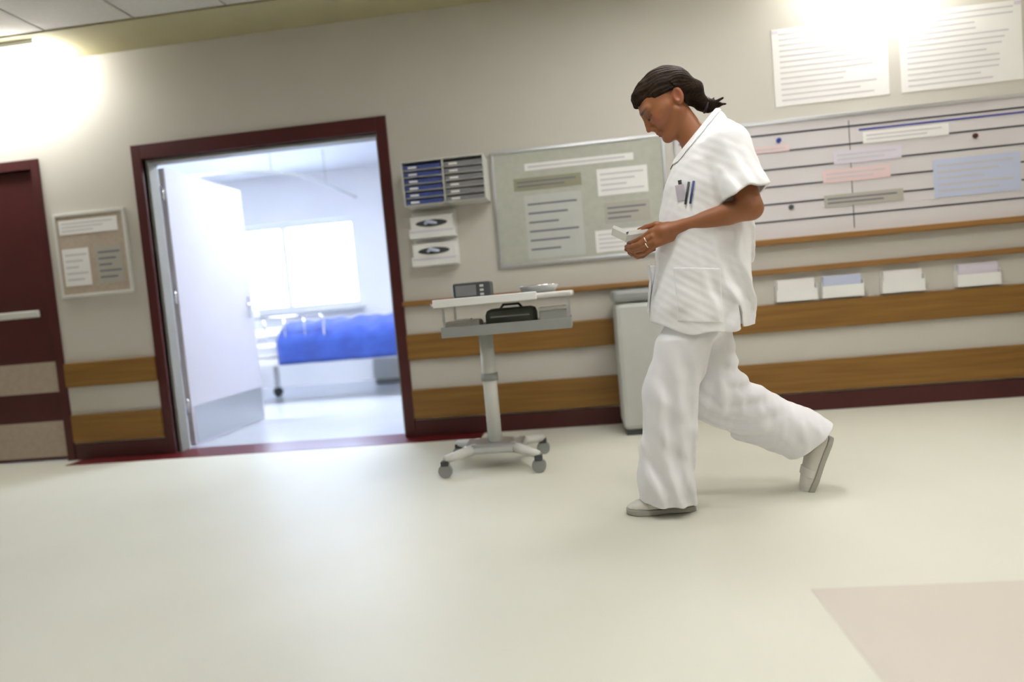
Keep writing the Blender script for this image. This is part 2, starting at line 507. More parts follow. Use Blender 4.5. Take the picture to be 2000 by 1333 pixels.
def sdf_obj(name, fn, lo, hi, h, m, parent=None, smooth_iter=2, colour=None, block=8, margin=2.2):
    V, Q = mesh_sdf(fn, lo, hi, h, block, margin)
    me = bpy.data.meshes.new(name)
    L = V - np.array([ORG[0], 0, 0])
    me.from_pydata(L.tolist(), [], Q.tolist())
    me.validate()
    if smooth_iter:
        bm = bmesh.new()
        bm.from_mesh(me)
        for _ in range(smooth_iter):
            bmesh.ops.smooth_vert(bm, verts=bm.verts, factor=0.5, use_axis_x=True, use_axis_y=True, use_axis_z=True)
        bm.to_mesh(me)
        bm.free()
    me.polygons.foreach_set('use_smooth', [True] * len(me.polygons))
    if colour is not None:
        ca = me.color_attributes.new('tint', 'FLOAT_COLOR', 'POINT')
        rgb = colour(V.astype(np.float32))
        ca.data.foreach_set('color', np.concatenate([rgb, np.ones((len(rgb), 1))], 1).astype(np.float32).ravel())
    me.materials.append(M[m] if isinstance(m, str) else m)
    o = bpy.data.objects.new(name, me)
    COL.objects.link(o)
    if parent is not None:
        o.parent = parent
    return o

# --- head frame: a = forward out of the face, b = sideways (y), c = up through the crown
HT = math.radians(37)
H0 = v3((0.382, 0, 1.592))
HF = v3((-math.cos(HT), 0, -math.sin(HT)))
HU = v3((-math.sin(HT), 0, math.cos(HT)))
HB = v3((0, 1, 0))
def to_head(P):
    d = P - H0
    return np.stack([d @ HF, d @ HB, d @ HU], 1)
def from_head(a, b, c):
    return H0 + HF * a + HB * b + HU * c

def head_sdf(P):
    q = to_head(P)
    d = ell(q, (0, 0, 0.018), (0.097, 0.073, 0.090))
    d = smin(d, rcone(q, (0.040, 0, -0.025), (0.068, 0, -0.102), 0.058, 0.027), 0.03)
    qa = q.copy()
    qa[:, 1] = np.abs(qa[:, 1])
    d = smin(d, rcone(qa, (-0.004, 0.050, -0.068), (0.074, 0.012, -0.112), 0.019, 0.016), 0.025)       # jaw
    d = smin(d, rcone(qa, (0.066, 0.040, -0.030), (0.020, 0.056, -0.022), 0.021, 0.014), 0.02)          # cheekbone
    d = smin(d, rcone(qa, (0.090, 0.008, 0.024), (0.074, 0.046, 0.022), 0.010, 0.010), 0.014)           # brow ridge
    d = smax(d, -sph(qa, (0.106, 0.033, -0.002), 0.0165), 0.012)                                        # socket
    d = smin(d, ell(qa, (0.0815, 0.0320, -0.006), (0.0130, 0.0150, 0.0120)), 0.002)                     # lid over the eye
    d = smin(d, chain(q, [(0.096, 0, 0.010), (0.108, 0, -0.020), (0.1175, 0, -0.040)], [0.0075, 0.0078, 0.0088]), 0.010)
    d = smin(d, rcone(q, (0.090, 0, 0.004), (0.1025, 0, -0.041), 0.0095, 0.0125), 0.008)
    d = smin(d, sph(qa, (0.104, 0.0120, -0.045), 0.0074), 0.005)                                        # nostril wing
    d = smin(d, rcone(qa, (0.0985, 0.0, -0.0735), (0.088, 0.021, -0.0775), 0.0072, 0.0035), 0.005)      # upper lip
    d = smin(d, rcone(qa, (0.0965, 0.0, -0.0845), (0.087, 0.019, -0.0800), 0.0078, 0.0035), 0.005)      # lower lip
    d = smax(d, -rcone(qa, (0.107, 0, -0.0787), (0.092, 0.022, -0.0787), 0.0018, 0.0015), 0.003)        # mouth line
    d = smin(d, rcone(q, (0.096, 0, -0.052), (0.092, 0, -0.070), 0.0115, 0.0095), 0.008)                    # philtrum
    d = smin(d, ell(q, (0.080, 0, -0.112), (0.020, 0.020, 0.017)), 0.014)                               # chin
    # ears
    ca, sa = math.cos(0.30), math.sin(0.30)
    e = qa - v3((-0.030, 0.075, -0.026))
    er = np.stack([e[:, 0] * ca + e[:, 2] * sa, e[:, 1] * 0.9 + e[:, 0] * 0.35, -e[:, 0] * sa + e[:, 2] * ca], 1)
    ear = ell(er, (0, 0, 0), (0.0190, 0.0115, 0.033))
    ear = smax(ear, -ell(er, (0.003, 0.013, 0.003), (0.0125, 0.0125, 0.0225)), 0.003)
    d = smin(d, ear, 0.006)
    return d

SH, EL, WR = (0.575, -0.165, 1.385), (0.622, -0.232, 1.128), (0.362, -0.150, 1.088)
SH2, EL2, WR2 = (0.575, 0.165, 1.385), (0.610, 0.235, 1.125), (0.372, 0.085, 1.082)

def hand_sdf(P, s):
    """near (s=-1) or far (s=1) hand pinching the papers, thumb on top"""
    if s > 0:
        P = P.copy()
        P[:, 1] = -(P[:, 1] - 0.0) - 0.058
        P[:, 0] += -0.006
        P[:, 2] += 0.004
    d = rcone(P, WR, (0.322, -0.144, 1.080), 0.0245, 0.025)
    L = v3((-0.955, 0.06, -0.29)); L /= np.linalg.norm(L)
    Hh = v3((-0.27, 0.16, 0.95)); Hh -= L * (Hh @ L); Hh /= np.linalg.norm(Hh)
    Tn = np.cross(L, Hh)
    d = smin(d, rbox(P, (0.315, -0.143, 1.070), np.stack([L, Hh, Tn]), (0.046, 0.038, 0.0155), 0.0145), 0.016)
    fing = [
        ([(0.281, -0.141, 1.088), (0.240, -0.130, 1.066), (0.212, -0.104, 1.056), (0.196, -0.082, 1.055)], [0.0110, 0.0098, 0.0088, 0.0076]),
        ([(0.277, -0.147, 1.068), (0.232, -0.137, 1.045), (0.202, -0.108, 1.038), (0.186, -0.083, 1.042)], [0.0112, 0.0100, 0.0090, 0.0078]),
        ([(0.280, -0.147, 1.049), (0.239, -0.136, 1.026), (0.210, -0.108, 1.021), (0.197, -0.084, 1.028)], [0.0106, 0.0096, 0.0086, 0.0074]),
        ([(0.287, -0.143, 1.033), (0.254, -0.132, 1.011), (0.231, -0.109, 1.007), (0.219, -0.090, 1.013)], [0.0096, 0.0086, 0.0078, 0.0066]),
    ]
    for pts, rr in fing:
        d = smin(d, chain(P, pts, rr, 0.003), 0.0045)
    d = smin(d, chain(P, [(0.338, -0.138, 1.098), (0.300, -0.122, 1.112), (0.264, -0.108, 1.107), (0.238, -0.100, 1.100)], [0.0160, 0.0125, 0.0102, 0.0085], 0.004), 0.008)
    return d

NLEG = [(0.445, -0.085, 0.87), (0.300, -0.090, 0.475), (0.315, -0.092, 0.085)]
FLEG = [(0.470, 0.085, 0.87), (0.490, 0.090, 0.425), (0.880, 0.090, 0.215)]

def body_sdf(P):
    d = rcone(P, (0.505, 0, 1.40), (0.432, 0, 1.530), 0.058, 0.049)                                  # neck
    def sub(d, m, fn, k):
        if m.any():
            d = d.copy()
            d[m] = smin(d[m], fn(P[m]), k)
        return d
    d = sub(d, P[:, 2] > 1.36, head_sdf, 0.022)
    d = smin(d, rcone(P, (0.560, -0.105, 1.405), (0.560, 0.105, 1.405), 0.055, 0.055), 0.05)         # shoulders
    d = smin(d, ell(P, (0.530, 0, 1.24), (0.105, 0.150, 0.20)), 0.05)
    d = smin(d, ell(P, (0.480, 0, 1.00), (0.095, 0.135, 0.20)), 0.05)
    d = smin(d, ell(P, (0.468, 0, 0.86), (0.115, 0.155, 0.13)), 0.05)
    for (sh, el, wr) in ((SH, EL, WR), (SH2, EL2, WR2)):
        d = smin(d, rcone(P, sh, el, 0.052, 0.042), 0.03)
        mid = tuple(el[i] * 0.72 + wr[i] * 0.28 + (0, 0, 0.002)[i] for i in range(3))
        d = smin(d, chain(P, [el, mid, wr], [0.040, 0.0395, 0.0255], 0.012), 0.014)
    mh_ = (P[:, 0] < 0.43) & (P[:, 2] > 0.96) & (P[:, 2] < 1.18)
    d = sub(d, mh_, lambda Q: hand_sdf(Q, -1), 0.010)
    d = sub(d, mh_, lambda Q: hand_sdf(Q, 1), 0.010)
    def legs(Q):
        e = None
        for leg in (NLEG, FLEG):
            f = chain(Q, leg, [0.075, 0.052, 0.032], 0.02)
            e = f if e is None else np.minimum(e, f)
        e = smin(e, rcone(Q, (0.325, -0.094, 0.052), (0.190, -0.094, 0.034), 0.022, 0.012), 0.02)
        return smin(e, rcone(Q, (0.900, 0.09, 0.185), (0.866, 0.09, 0.095), 0.018, 0.012), 0.02)
    d = sub(d, P[:, 2] < 1.0, legs, 0.04)
    return d

SKIN = np.array([0.315, 0.118, 0.046])
def body_colour(V):
    q = to_head(V)
    qa = q.copy()
    qa[:, 1] = np.abs(qa[:, 1])
    c = np.tile(SKIN, (len(V), 1))
    def mix(d, w, col):
        nonlocal c
        t = np.clip(1 - d / w, 0, 1)[:, None]
        t = t * t * (3 - 2 * t)
        c = c * (1 - t) + np.array(col) * t
    mix(sph(qa, (0.075, 0.045, -0.040), 0.006), 0.030, (0.37, 0.115, 0.055))                        # cheek
    mix(sph(qa, (0.116, 0.0, -0.042), 0.004), 0.016, (0.38, 0.115, 0.060))
    mix(sph(qa, (-0.03, 0.078, -0.026), 0.012), 0.025, (0.42, 0.145, 0.080))                         # ear
    mix(rcone(qa, (0.0985, 0.0, -0.0740), (0.088, 0.020, -0.0778), 0.006, 0.003), 0.004, (0.30, 0.085, 0.050))
    mix(rcone(qa, (0.0965, 0.0, -0.0845), (0.088, 0.018, -0.0802), 0.006, 0.003), 0.004, (0.32, 0.092, 0.055))
    mix(rcone(qa, (0.101, 0.014, 0.0225), (0.080, 0.049, 0.0215), 0.0035, 0.0022), 0.004, (0.040, 0.020, 0.012))   # brow
    mix(ell(qa, (0.088, 0.032, 0.002), (0.010, 0.018, 0.010)), 0.012, (0.22, 0.080, 0.034))
    mix(rcone(qa, (0.0940, 0.020, -0.0135), (0.080, 0.047, -0.0100), 0.0030, 0.0024), 0.0045, (0.020, 0.010, 0.007))  # lashes
    return c

msk = mat('skin', (0.5, 0.215, 0.098), 0.48, sss=0.08)
nt = msk.node_tree
at = nt.nodes.new('ShaderNodeVertexColor')
at.layer_name = 'tint'
nt.links.new(at.outputs['Color'], nt.nodes['Principled BSDF'].inputs['Base Color'])

person = sdf_obj('person', body_sdf, (0.06, -0.30, -0.01), (1.00, 0.30, 1.74), 0.0028, msk, None, 1, body_colour, margin=1.0)
person.location = ORG
tag(person, 'person in white short-sleeved tunic and white trousers, walking left and reading papers in hand', 'person')

# --- tunic
TZ = np.array([0.60, 0.70, 0.80, 0.96, 1.08, 1.16, 1.25, 1.33, 1.39, 1.44, 1.48, 1.51, 1.54])
TF = np.array([0.256, 0.258, 0.264, 0.298, 0.318, 0.330, 0.354, 0.386, 0.418, 0.452, 0.482, 0.506, 0.53])
TB = np.array([0.640, 0.642, 0.650, 0.664, 0.672, 0.674, 0.672, 0.662, 0.646, 0.628, 0.611, 0.597, 0.58])
TY = np.array([0.225, 0.222, 0.216, 0.205, 0.198, 0.197, 0.197, 0.192, 0.172, 0.138, 0.105, 0.075, 0.04])
def cloth_noise(P):
    # drape: long folds falling from the arm pit, softer ones over the front
    x, y, z = P[:, 0], P[:, 1], P[:, 2]
    wv = wob(P, 0.22, 5)
    dn = np.clip((1.24 - z) / 0.35, 0, 1)
    back = np.clip((x - 0.43) / 0.12, 0, 1)
    t = x * 0.95 + z * 0.26 + 0.012 * wv
    f = 0.0115 * dn * back * np.sin(2 * PI * t / 0.092 + y * 6 + 0.6 * wv)
    f += 0.002 * dn * back * np.sin(2 * PI * t / 0.041 + y * 9)
    f += 0.003 * (1 - back) * np.clip((1.28 - z) / 0.2, 0, 1) * np.sin(2 * PI * (x * 0.9 - z * 0.25) / 0.13 + 1.5 * wv)
    f += 0.0030 * wv + 0.0012 * wob(P, 0.055, 6)
    return f

SLA, SLB = (0.575, -0.150, 1.372), (0.606, -0.222, 1.182)
NK0, NKN = (0.425, 0.0, 1.388), (-0.72, 0.0, 0.70)
SLN = (0.22, -0.16, -0.96)
def tunic_torso(P):
    z = P[:, 2]
    xf, xb, ry = np.interp(z, TZ, TF), np.interp(z, TZ, TB), np.interp(z, TZ, TY)
    cx, rx = (xf + xb) / 2, (xb - xf) / 2
    u = np.abs(P[:, 0] - cx) / rx
    v = np.abs(P[:, 1]) / ry
    k = (u ** 2.4 + v ** 2.4 + 1e-9) ** (1 / 2.4)
    return smax((k - 1) * np.minimum(rx, ry) * 0.92, z - 1.535, 0.02)
def tunic_parts(P):
    """outer solid and the hollow inside it"""
    n = cloth_noise(P)
    t = tunic_torso(P)
    q = P.copy()
    q[:, 1] = -np.abs(q[:, 1])
    sl = chain(q, [(0.575, -0.100, 1.415), SLA, SLB, (0.616, -0.243, 1.110)], [0.058, 0.075, 0.082, 0.086], 0.03)
    w = q @ v3((1.0, 0.25, 0.15))
    sl = sl + 0.004 * np.sin(2 * PI * w / 0.052 + q[:, 2] * 11) * np.clip((1.38 - q[:, 2]) / 0.12, 0, 1)
    cut = plane(q, SLB, SLN) + 0.006 * np.sin(q[:, 0] * 55)
    outer = smin(t, np.maximum(sl, cut), 0.030) + n
    inner = np.minimum(t + n + 0.017, np.maximum(sl + n + 0.013, -(t + n)))
    return outer, inner
def tunic_solid(P):
    return tunic_parts(P)[0]
def hem_z(P):
    return 0.694 + 0.06 * np.clip((0.40 - P[:, 0]) / 0.15, 0, 1) ** 1.4 + 0.012 * np.clip((P[:, 0] - 0.56) / 0.08, 0, 1) + 0.004 * np.sin(P[:, 0] * 40 + P[:, 1] * 20)
def tunic_sdf(P):
    o, i = tunic_parts(P)
    d = np.maximum(o, -i)
    d = np.maximum(d, hem_z(P) - P[:, 2])
    d = np.maximum(d, plane(P, NK0, NKN))
    # side slit on the near flank
    xx = (P[:, 0] - 0.562) + (P[:, 2] - 0.80) * 0.18
    slit = np.maximum(np.abs(xx) - np.clip((0.800 - P[:, 2]) * 0.10, 0, 0.02), np.maximum(P[:, 2] - 0.80, P[:, 1] + 0.02))
    return np.maximum(d, -slit)

tunic = sdf_obj('tunic', tunic_sdf, (0.22, -0.36, 0.66), (0.74, 0.36, 1.56), 0.0038, 'cloth', person, 1)
tunic['label'] = 'loose white cotton tunic with short sleeves'

def band_sdf(P):
    t = tunic_solid(P)
    p = plane(P, NK0, NKN)
    return np.maximum(np.maximum(t - 0.0045, -(t + 0.009)), np.maximum(p - 0.003, -(p + 0.016)))
sdf_obj('neck_band', band_sdf, (0.38, -0.16, 1.34), (0.66, 0.16, 1.56), 0.0025, 'cloth', tunic, 2)

def pocket_fn(x0, x1, z0, z1, s, tilt, out=0.008, gape=0.0):
    def fn(P):
        t = tunic_solid(P)
        zz = P[:, 2] - tilt * (P[:, 0] - x0)
        up = np.clip((zz - z0) / (z1 - z0), 0, 1)
        o = out + gape * up ** 2
        d = np.maximum(t - o, -(t - o + 0.007))
        return np.maximum(d, np.maximum(np.maximum(x0 - P[:, 0], P[:, 0] - x1), np.maximum(np.maximum(z0 - zz, zz - z1), s * P[:, 1])))
    return fn
sdf_obj('pocket', pocket_fn(0.345, 0.505, 0.745, 0.945, 1, -0.12, 0.004, 0.006), (0.32, -0.30, 0.68), (0.54, 0.01, 1.0), 0.0034, 'cloth', tunic, 1)
sdf_obj('pocket', pocket_fn(0.22, 0.40, 0.775, 0.968, -1, 0.0, 0.008, 0.020), (0.20, -0.01, 0.74), (0.42, 0.30, 1.0), 0.0034, 'cloth', tunic, 1)

def front_y(fn, x, z):
    """near-side surface of a distance field at (x, z)"""
    ys = np.linspace(-0.34, 0.0, 400).astype(np.float32)
    f = fn(np.stack([np.full(400, x), ys, np.full(400, z)], 1).astype(np.float32))
    return float(ys[np.argmax(f < 0)])

# badge and pens clipped on the chest
bx, bz = 0.392, 1.215
by = front_y(tunic_solid, bx, bz)
bd = bmesh.new()
rot = Matrix.Rotation(math.radians(-38), 3, 'Z') @ Matrix.Rotation(math.radians(10), 3, 'X')
add_box(bd, bx - 0.4 - 0.018, bx - 0.4 + 0.018, by - 0.017, by - 0.013, bz - 0.030, bz + 0.030, rot=rot, bev=0.001)
nb = obj('name_badge', bd, 'lilac', tunic)
bd = bmesh.new()
add_box(bd, bx - 0.4 - 0.006, bx - 0.4 + 0.006, by - 0.021, by - 0.013, bz + 0.024, bz + 0.046, rot=rot, bev=0.001)
obj('badge_clip', bd, 'dark', nb)
for i, dx in enumerate((0.012, 0.028)):
    x = bx + dx + 0.012
    y = front_y(tunic_solid, x, bz + 0.02) - 0.006
    pn = tube('pen', ('dark', 'bluefolder')[i], tunic, [(x - 0.4 - 0.012, y, bz - 0.045), (x - 0.4 + 0.006, y - 0.002, bz + 0.035)], 0.0042, 8)

# --- trousers
def trousers_solid(P):
    d = ell(P, (0.462, 0, 0.84), (0.150, 0.180, 0.18))
    n = chain(P, [(0.432, -0.088, 0.82), (0.302, -0.092, 0.44), (0.268, -0.092, 0.10), (0.262, -0.092, -0.06)], [0.106, 0.102, 0.108, 0.116], 0.03)
    f = chain(P, [(0.470, 0.088, 0.82), (0.510, 0.092, 0.430), (0.838, 0.092, 0.230), (0.96, 0.092, 0.150)], [0.108, 0.110, 0.096, 0.102], 0.05)
    f = smin(f, chain(P, [(0.48, 0.092, 0.405), (0.70, 0.092, 0.255), (0.80, 0.092, 0.205)], [0.082, 0.066, 0.060], 0.03), 0.05)   # slack under the shin
    d = smin(d, smin(n, f, 0.02), 0.05)
    # folds
    lo = np.clip((0.72 - P[:, 2]) / 0.3, 0, 1)
    nm = np.clip(-P[:, 1] / 0.03, 0, 1)
    fm = 1 - nm
    fold = 0.008 * nm * np.sin(2 * PI * (P[:, 0] + 0.18 * P[:, 2]) / 0.075 + 2 * np.sin(P[:, 2] * 8) + P[:, 1] * 20)
    rr = np.sqrt((P[:, 0] - 0.62) ** 2 + (P[:, 2] - 0.66) ** 2)
    fold = fold + 0.010 * fm * np.sin(2 * PI * rr / 0.066 + P[:, 1] * 10) * np.exp(-((P[:, 0] - 0.56) / 0.14) ** 2)
    fold = fold + 0.004 * wob(P, 0.15, 9) + 0.0018 * wob(P, 0.06, 12)
    return d + fold * lo + 0.022 * np.clip((P[:, 2] - 0.675) / 0.06, 0, 1)
def trousers_sdf(P):
    t = trousers_solid(P)
    d = np.maximum(t, -(t + 0.014))
    d = np.maximum(d, P[:, 2] - 0.90)
    near = (P[:, 1] < 0.0) & (P[:, 0] < 0.52)
    hz = 0.044 + 0.016 * np.clip((0.24 - P[:, 0]) / 0.1, 0, 1) - 0.014 * np.clip((P[:, 0] - 0.30) / 0.08, 0, 1)
    cn = hz - P[:, 2]
    cf = plane(P, (0.868, 0.09, 0.196), (0.62, 0, -0.78))
    cf = np.where(P[:, 0] > 0.60, cf, -1)
    return np.maximum(d, np.where(near, cn, cf))
trousers = sdf_obj('trousers', trousers_sdf, (0.12, -0.26, 0.0), (1.02, 0.26, 0.93), 0.0042, 'cloth2', person, 1)
trousers['label'] = 'wide white cotton trousers'

# --- shoes
def shoe_local(q):
    """q: l along the foot from heel (0) to toe (0.262), s sideways, h up"""
    l, s, h = q[:, 0], q[:, 1], q[:, 2]
    hw = np.interp(l, [0, 0.03, 0.10, 0.18, 0.23, 0.262], [0.022, 0.033, 0.034, 0.046, 0.040, 0.020])
    ht = np.interp(l, [0, 0.05, 0.10, 0.16, 0.22, 0.262], [0.074, 0.078, 0.076, 0.062, 0.048, 0.030])
    c = ht / 2
    k = ((np.abs(s) / hw) ** 2.6 + (np.abs(h - c) / c) ** 2.6 + 1e-9) ** (1 / 2.6)
    d = (k - 1) * np.minimum(hw, c) * 0.9
    return smax(d, np.maximum(-l, l - 0.262), 0.012)
def shoe_frame(P, heel, toe, nrm):
    heel, toe = v3(heel), v3(toe)
    L = toe - heel
    L /= np.linalg.norm(L)
    n = v3(nrm)
    n = n - L * (n @ L)
    n /= np.linalg.norm(n)
    S = np.cross(n, L)
    d = P - heel
    return np.stack([d @ L, d @ S, d @ n], 1)
def make_shoe(heel, toe, nrm, lo, hi):
    up = sdf_obj('shoe', lambda P: smax(shoe_local(shoe_frame(P, heel, toe, nrm)), 0.020 - shoe_frame(P, heel, toe, nrm)[:, 2], 0.003), lo, hi, 0.0032, 'shoe', person, 1)
    def sole(P):
        q = shoe_frame(P, heel, toe, nrm)
        q2 = q.copy()
        q2[:, 2] = np.maximum(q2[:, 2], 0.024)
        return np.maximum(shoe_local(q2) - 0.003, np.maximum(-q[:, 2], q[:, 2] - 0.021))
    sdf_obj('sole', sole, lo, hi, 0.0032, 'sole', up, 1)
    def strap(P):
        q = shoe_frame(P, heel, toe, nrm)
        d = shoe_local(q)
        return np.maximum(np.maximum(d - 0.004, -(d + 0.002)), np.maximum(np.abs(q[:, 0] - 0.165) - 0.018, 0.026 - q[:, 2]))
    sdf_obj('strap', strap, lo, hi, 0.0032, 'shoe', up, 1)
make_shoe((0.372, -0.092, 0.002), (0.105, -0.096, 0.002), (0, 0, 1), (0.08, -0.17, -0.01), (0.40, -0.02, 0.10))
make_shoe((0.962, 0.092, 0.208), (0.868, 0.088, 0.004), (-0.85, 0, 0.45), (0.76, 0.02, -0.02), (1.01, 0.17, 0.29))

# --- hair
BUN = (-0.116, 0.0, -0.128)
def hair_sdf(P):
    q = to_head(P)
    a, b, c = q[:, 0], q[:, 1], q[:, 2]
    cap = ell(q, (-0.012, 0, 0.026), (0.106, 0.082, 0.100))
    cap = smin(cap, ell(q, (-0.055, 0, 0.020), (0.072, 0.076, 0.078)), 0.03)
    # hairline: rises from in front of the ear to the forehead
    ab = np.abs(b)
    line = 0.054 - 0.40 * (0.080 - a) + 0.05 * ab
    hl = np.where(a > -0.045, line - c, -0.04 - (-0.045 - a) * 0.4)
    hl = np.minimum(hl, np.where(a < -0.02, -(c + 0.10) - 0.0, 1.0)) if False else hl
    cap = smax(cap, hl, 0.010)
    fr = chain(np.stack([a, ab, c], 1), [(0.030, 0.020, 0.092), (0.070, 0.022, 0.082), (0.0895, 0.016, 0.067)], [0.030, 0.021, 0.011], 0.01)    # lifted fringe
    fr = smin(fr, chain(np.stack([a, ab, c], 1), [(0.078, 0.030, 0.066), (0.030, 0.064, 0.036), (-0.035, 0.076, 0.010)], [0.013, 0.016, 0.014], 0.01), 0.015)  # swept side
    d = smin(cap, fr, 0.015)
    # gathered back towards the nape
    for s in (-0.030, 0.0, 0.030):
        d = smin(d, chain(q, [(-0.075, s * 1.6, 0.020), (-0.098, s * 1.3, -0.045), (-0.098, s * 0.6, -0.100)], [0.040, 0.032, 0.022], 0.02), 0.02)
    d = smin(d, chain(q, [(-0.094, 0, -0.100), (-0.112, 0, -0.128), (-0.140, 0, -0.150)], [0.024, 0.026, 0.010], 0.01), 0.012)
    # spiky ends of the tied tail
    for i in range(7):
        s = (i - 3) / 3.0
        e = (-0.150 - 0.012 * math.cos(i * 2.1), s * 0.022, -0.150 + 0.026 * math.sin(i * 1.7) + 0.008)
        d = smin(d, rcone(q, (-0.118, s * 0.012, -0.130), e, 0.010, 0.0025), 0.006)
    # strands converge on the tie
    r = q - v3(BUN)
    ph = np.arctan2(r[:, 1], np.abs(r[:, 2]) + 0.02) * 60 + np.arctan2(r[:, 2], r[:, 0] + 0.12) * 88
    rad = np.sqrt(np.einsum('ij,ij->i', r, r))
    d = d + 0.0009 * np.sin(ph + 1.5 * wob(P, 0.05, 22)) * np.clip(rad / 0.06, 0.3, 1) + 0.0022 * wob(P, 0.045, 21)
    # thin out towards the hairline at the temples
    d = d + 0.008 * np.clip(1 + hl / 0.035, 0, 1) * np.clip((ab - 0.020) / 0.025, 0, 1) * (a > -0.04)
    # leave the ear free
    qa = np.stack([a, ab, c], 1)
    d = smax(d, -ell(qa, (-0.024, 0.090, -0.036), (0.022, 0.026, 0.032)), 0.006)
    return d
mh = mat('dark_brown_hair', (0.030, 0.016, 0.007), 0.6, (0.010, 0.005, 0.0025), 22, 0.35, 90, spec=0.14, stretch=(1, 5, 1))
hair = sdf_obj('hair', hair_sdf, (0.22, -0.13, 1.47), (0.62, 0.13, 1.74), 0.0024, mh, person, 1)
hair['label'] = 'dark brown hair swept back and tied low at the nape'
bm = bmesh.new()
cpt = from_head(-0.106, 0, -0.117)
ax = (HF * -0.62 + HU * -0.78)
e1 = HB
e2 = np.cross(ax, HB)
ring = [tuple((cpt - np.array([0.4, 0, 0])) + (e1 * math.cos(t) + e2 * math.sin(t)) * 0.028) for t in np.linspace(0, 2 * PI, 25)]
add_tube(bm, ring, 0.0055, 8, cap=False)
obj('hair_tie', bm, 'dark', hair, smooth=True)

# loose strands along the hairline, over the crown and at the nape
rs = random.Random(5)
def head_pt(a, b, c):
    p = from_head(a, b, c) - np.array([0.4, 0, 0])
    return tuple(float(v) for v in p)
strands = [
    [(0.086, -0.020, 0.060), (0.060, -0.052, 0.040), (0.010, -0.078, 0.018), (-0.030, -0.086, 0.000)],
    [(-0.075, -0.040, -0.085), (-0.084, -0.034, -0.115), (-0.080, -0.030, -0.136)],
]
for st in strands:
    tube('loose_strand', mh, hair, [head_pt(*p) for p in st], 0.0010, 6, radii=[0.0013] * (len(st) - 1) + [0.0005])

# --- rings on the near hand
def finger_ring(c, d, r):
    d = v3(d)
    d /= np.linalg.norm(d)
    u = np.cross(d, v3((0, 0, 1)))
    u /= np.linalg.norm(u)
    w = np.cross(d, u)
    c = v3(c) - v3((0.4, 0, 0))
    bm = bmesh.new()
    add_tube(bm, [tuple(c + (u * math.cos(t) + w * math.sin(t)) * r) for t in np.linspace(0, 2 * PI, 25)], 0.0022, 8, cap=False)
    obj('ring', bm, 'silver', person, smooth=True)
finger_ring((0.258, -0.142, 1.037), (-0.041, 0.011, -0.023), 0.0108)
finger_ring((0.255, -0.142, 1.057), (-0.045, 0.010, -0.023), 0.0112)

# ------------------------------------------------------------------ papers held in the hands
pp = thing('folded_papers', 'small white folded sheets held out in the hands of the walking person', 'papers', (0.215, -1.75 - 0.045, 1.078))
def sheet(name, x0, z0, x1, z1, y0, y1, th, m, parent, tilt):
    bm = bmesh.new()
    dx, dz = x1 - x0, z1 - z0
    L = math.hypot(dx, dz)
    nxv, nzv = -dz / L * th, dx / L * th
    vs = []
    for y, t in ((y0, tilt), (y1, -tilt)):
        for (x, z) in ((x0, z0), (x1, z1), (x1 + nxv, z1 + nzv), (x0 + nxv, z0 + nzv)):
            vs.append(bm.verts.new((x, y, z + t)))
    for f in ((0, 1, 2, 3), (7, 6, 5, 4), (0, 4, 5, 1), (1, 5, 6, 2), (2, 6, 7, 3), (3, 7, 4, 0)):
        bm.faces.new([vs[i] for i in f])
    return obj(name, bm, m, parent)
sheet('lower_fold', -0.026, -0.004, 0.055, 0.000, -0.075, 0.060, 0.013, 'paper', pp, 0.008)
sheet('raised_fold', -0.078, 0.030, -0.024, -0.002, -0.075, 0.060, 0.011, 'paper', pp, 0.008)
sheet('top_sheet', -0.066, 0.036, -0.022, 0.0115, -0.062, 0.066, 0.0022, 'paper', pp, 0.008)
sheet('top_sheet', -0.020, 0.0105, 0.050, 0.0145, -0.066, 0.066, 0.0022, 'paper', pp, 0.008)

# ------------------------------------------------------------------ boards and racks on the back wall
def wall_thing(name, label, cat, x, z, group=None):
    return thing(name, label, cat, (x, 0, z), group)

# long white planning board with ruled lines
PX0, PX1, PZ0, PZ1 = 0.66, 2.80, 1.085, 1.845
t = wall_thing('planning_board', 'long white planning board with black ruled lines behind the person', 'whiteboard', PX0, PZ0)
L, Hh = PX1 - PX0, PZ1 - PZ0
part('panel', 'board', t, (0.012, L - 0.012, -0.018, -0.001, 0.012, Hh - 0.012))
part('top_rail', 'alu', t, (0, L, -0.028, 0.0, Hh - 0.024, Hh), bev=0.003)
part('side_rail', 'alu', t, (0, 0.018, -0.026, 0.0, 0.03, Hh - 0.024), bev=0.003)
part('side_rail', 'alu', t, (L - 0.018, L, -0.026, 0.0, 0.03, Hh - 0.024), bev=0.003)
part('wooden_ledge', 'woodthin', t, (0, L, -0.065, 0.0, -0.012, 0.026), bev=0.006)
for i in range(6):
    z = Hh - 0.085 - i * 0.108
    part('ruled_line', 'ink', t, (0.03, L - 0.03, -0.0205, -0.018, z - 0.005, z + 0.005))
part('title_line', 'blueink', t, (1.12, L - 0.03, -0.0215, -0.018, Hh - 0.118, Hh - 0.108))
part('column_line', 'ink', t, (0.30, 0.304, -0.0205, -0.018, 0.05, Hh - 0.05))
part('column_line', 'ink', t, (1.06, 1.064, -0.0205, -0.018, 0.05, Hh - 0.05))
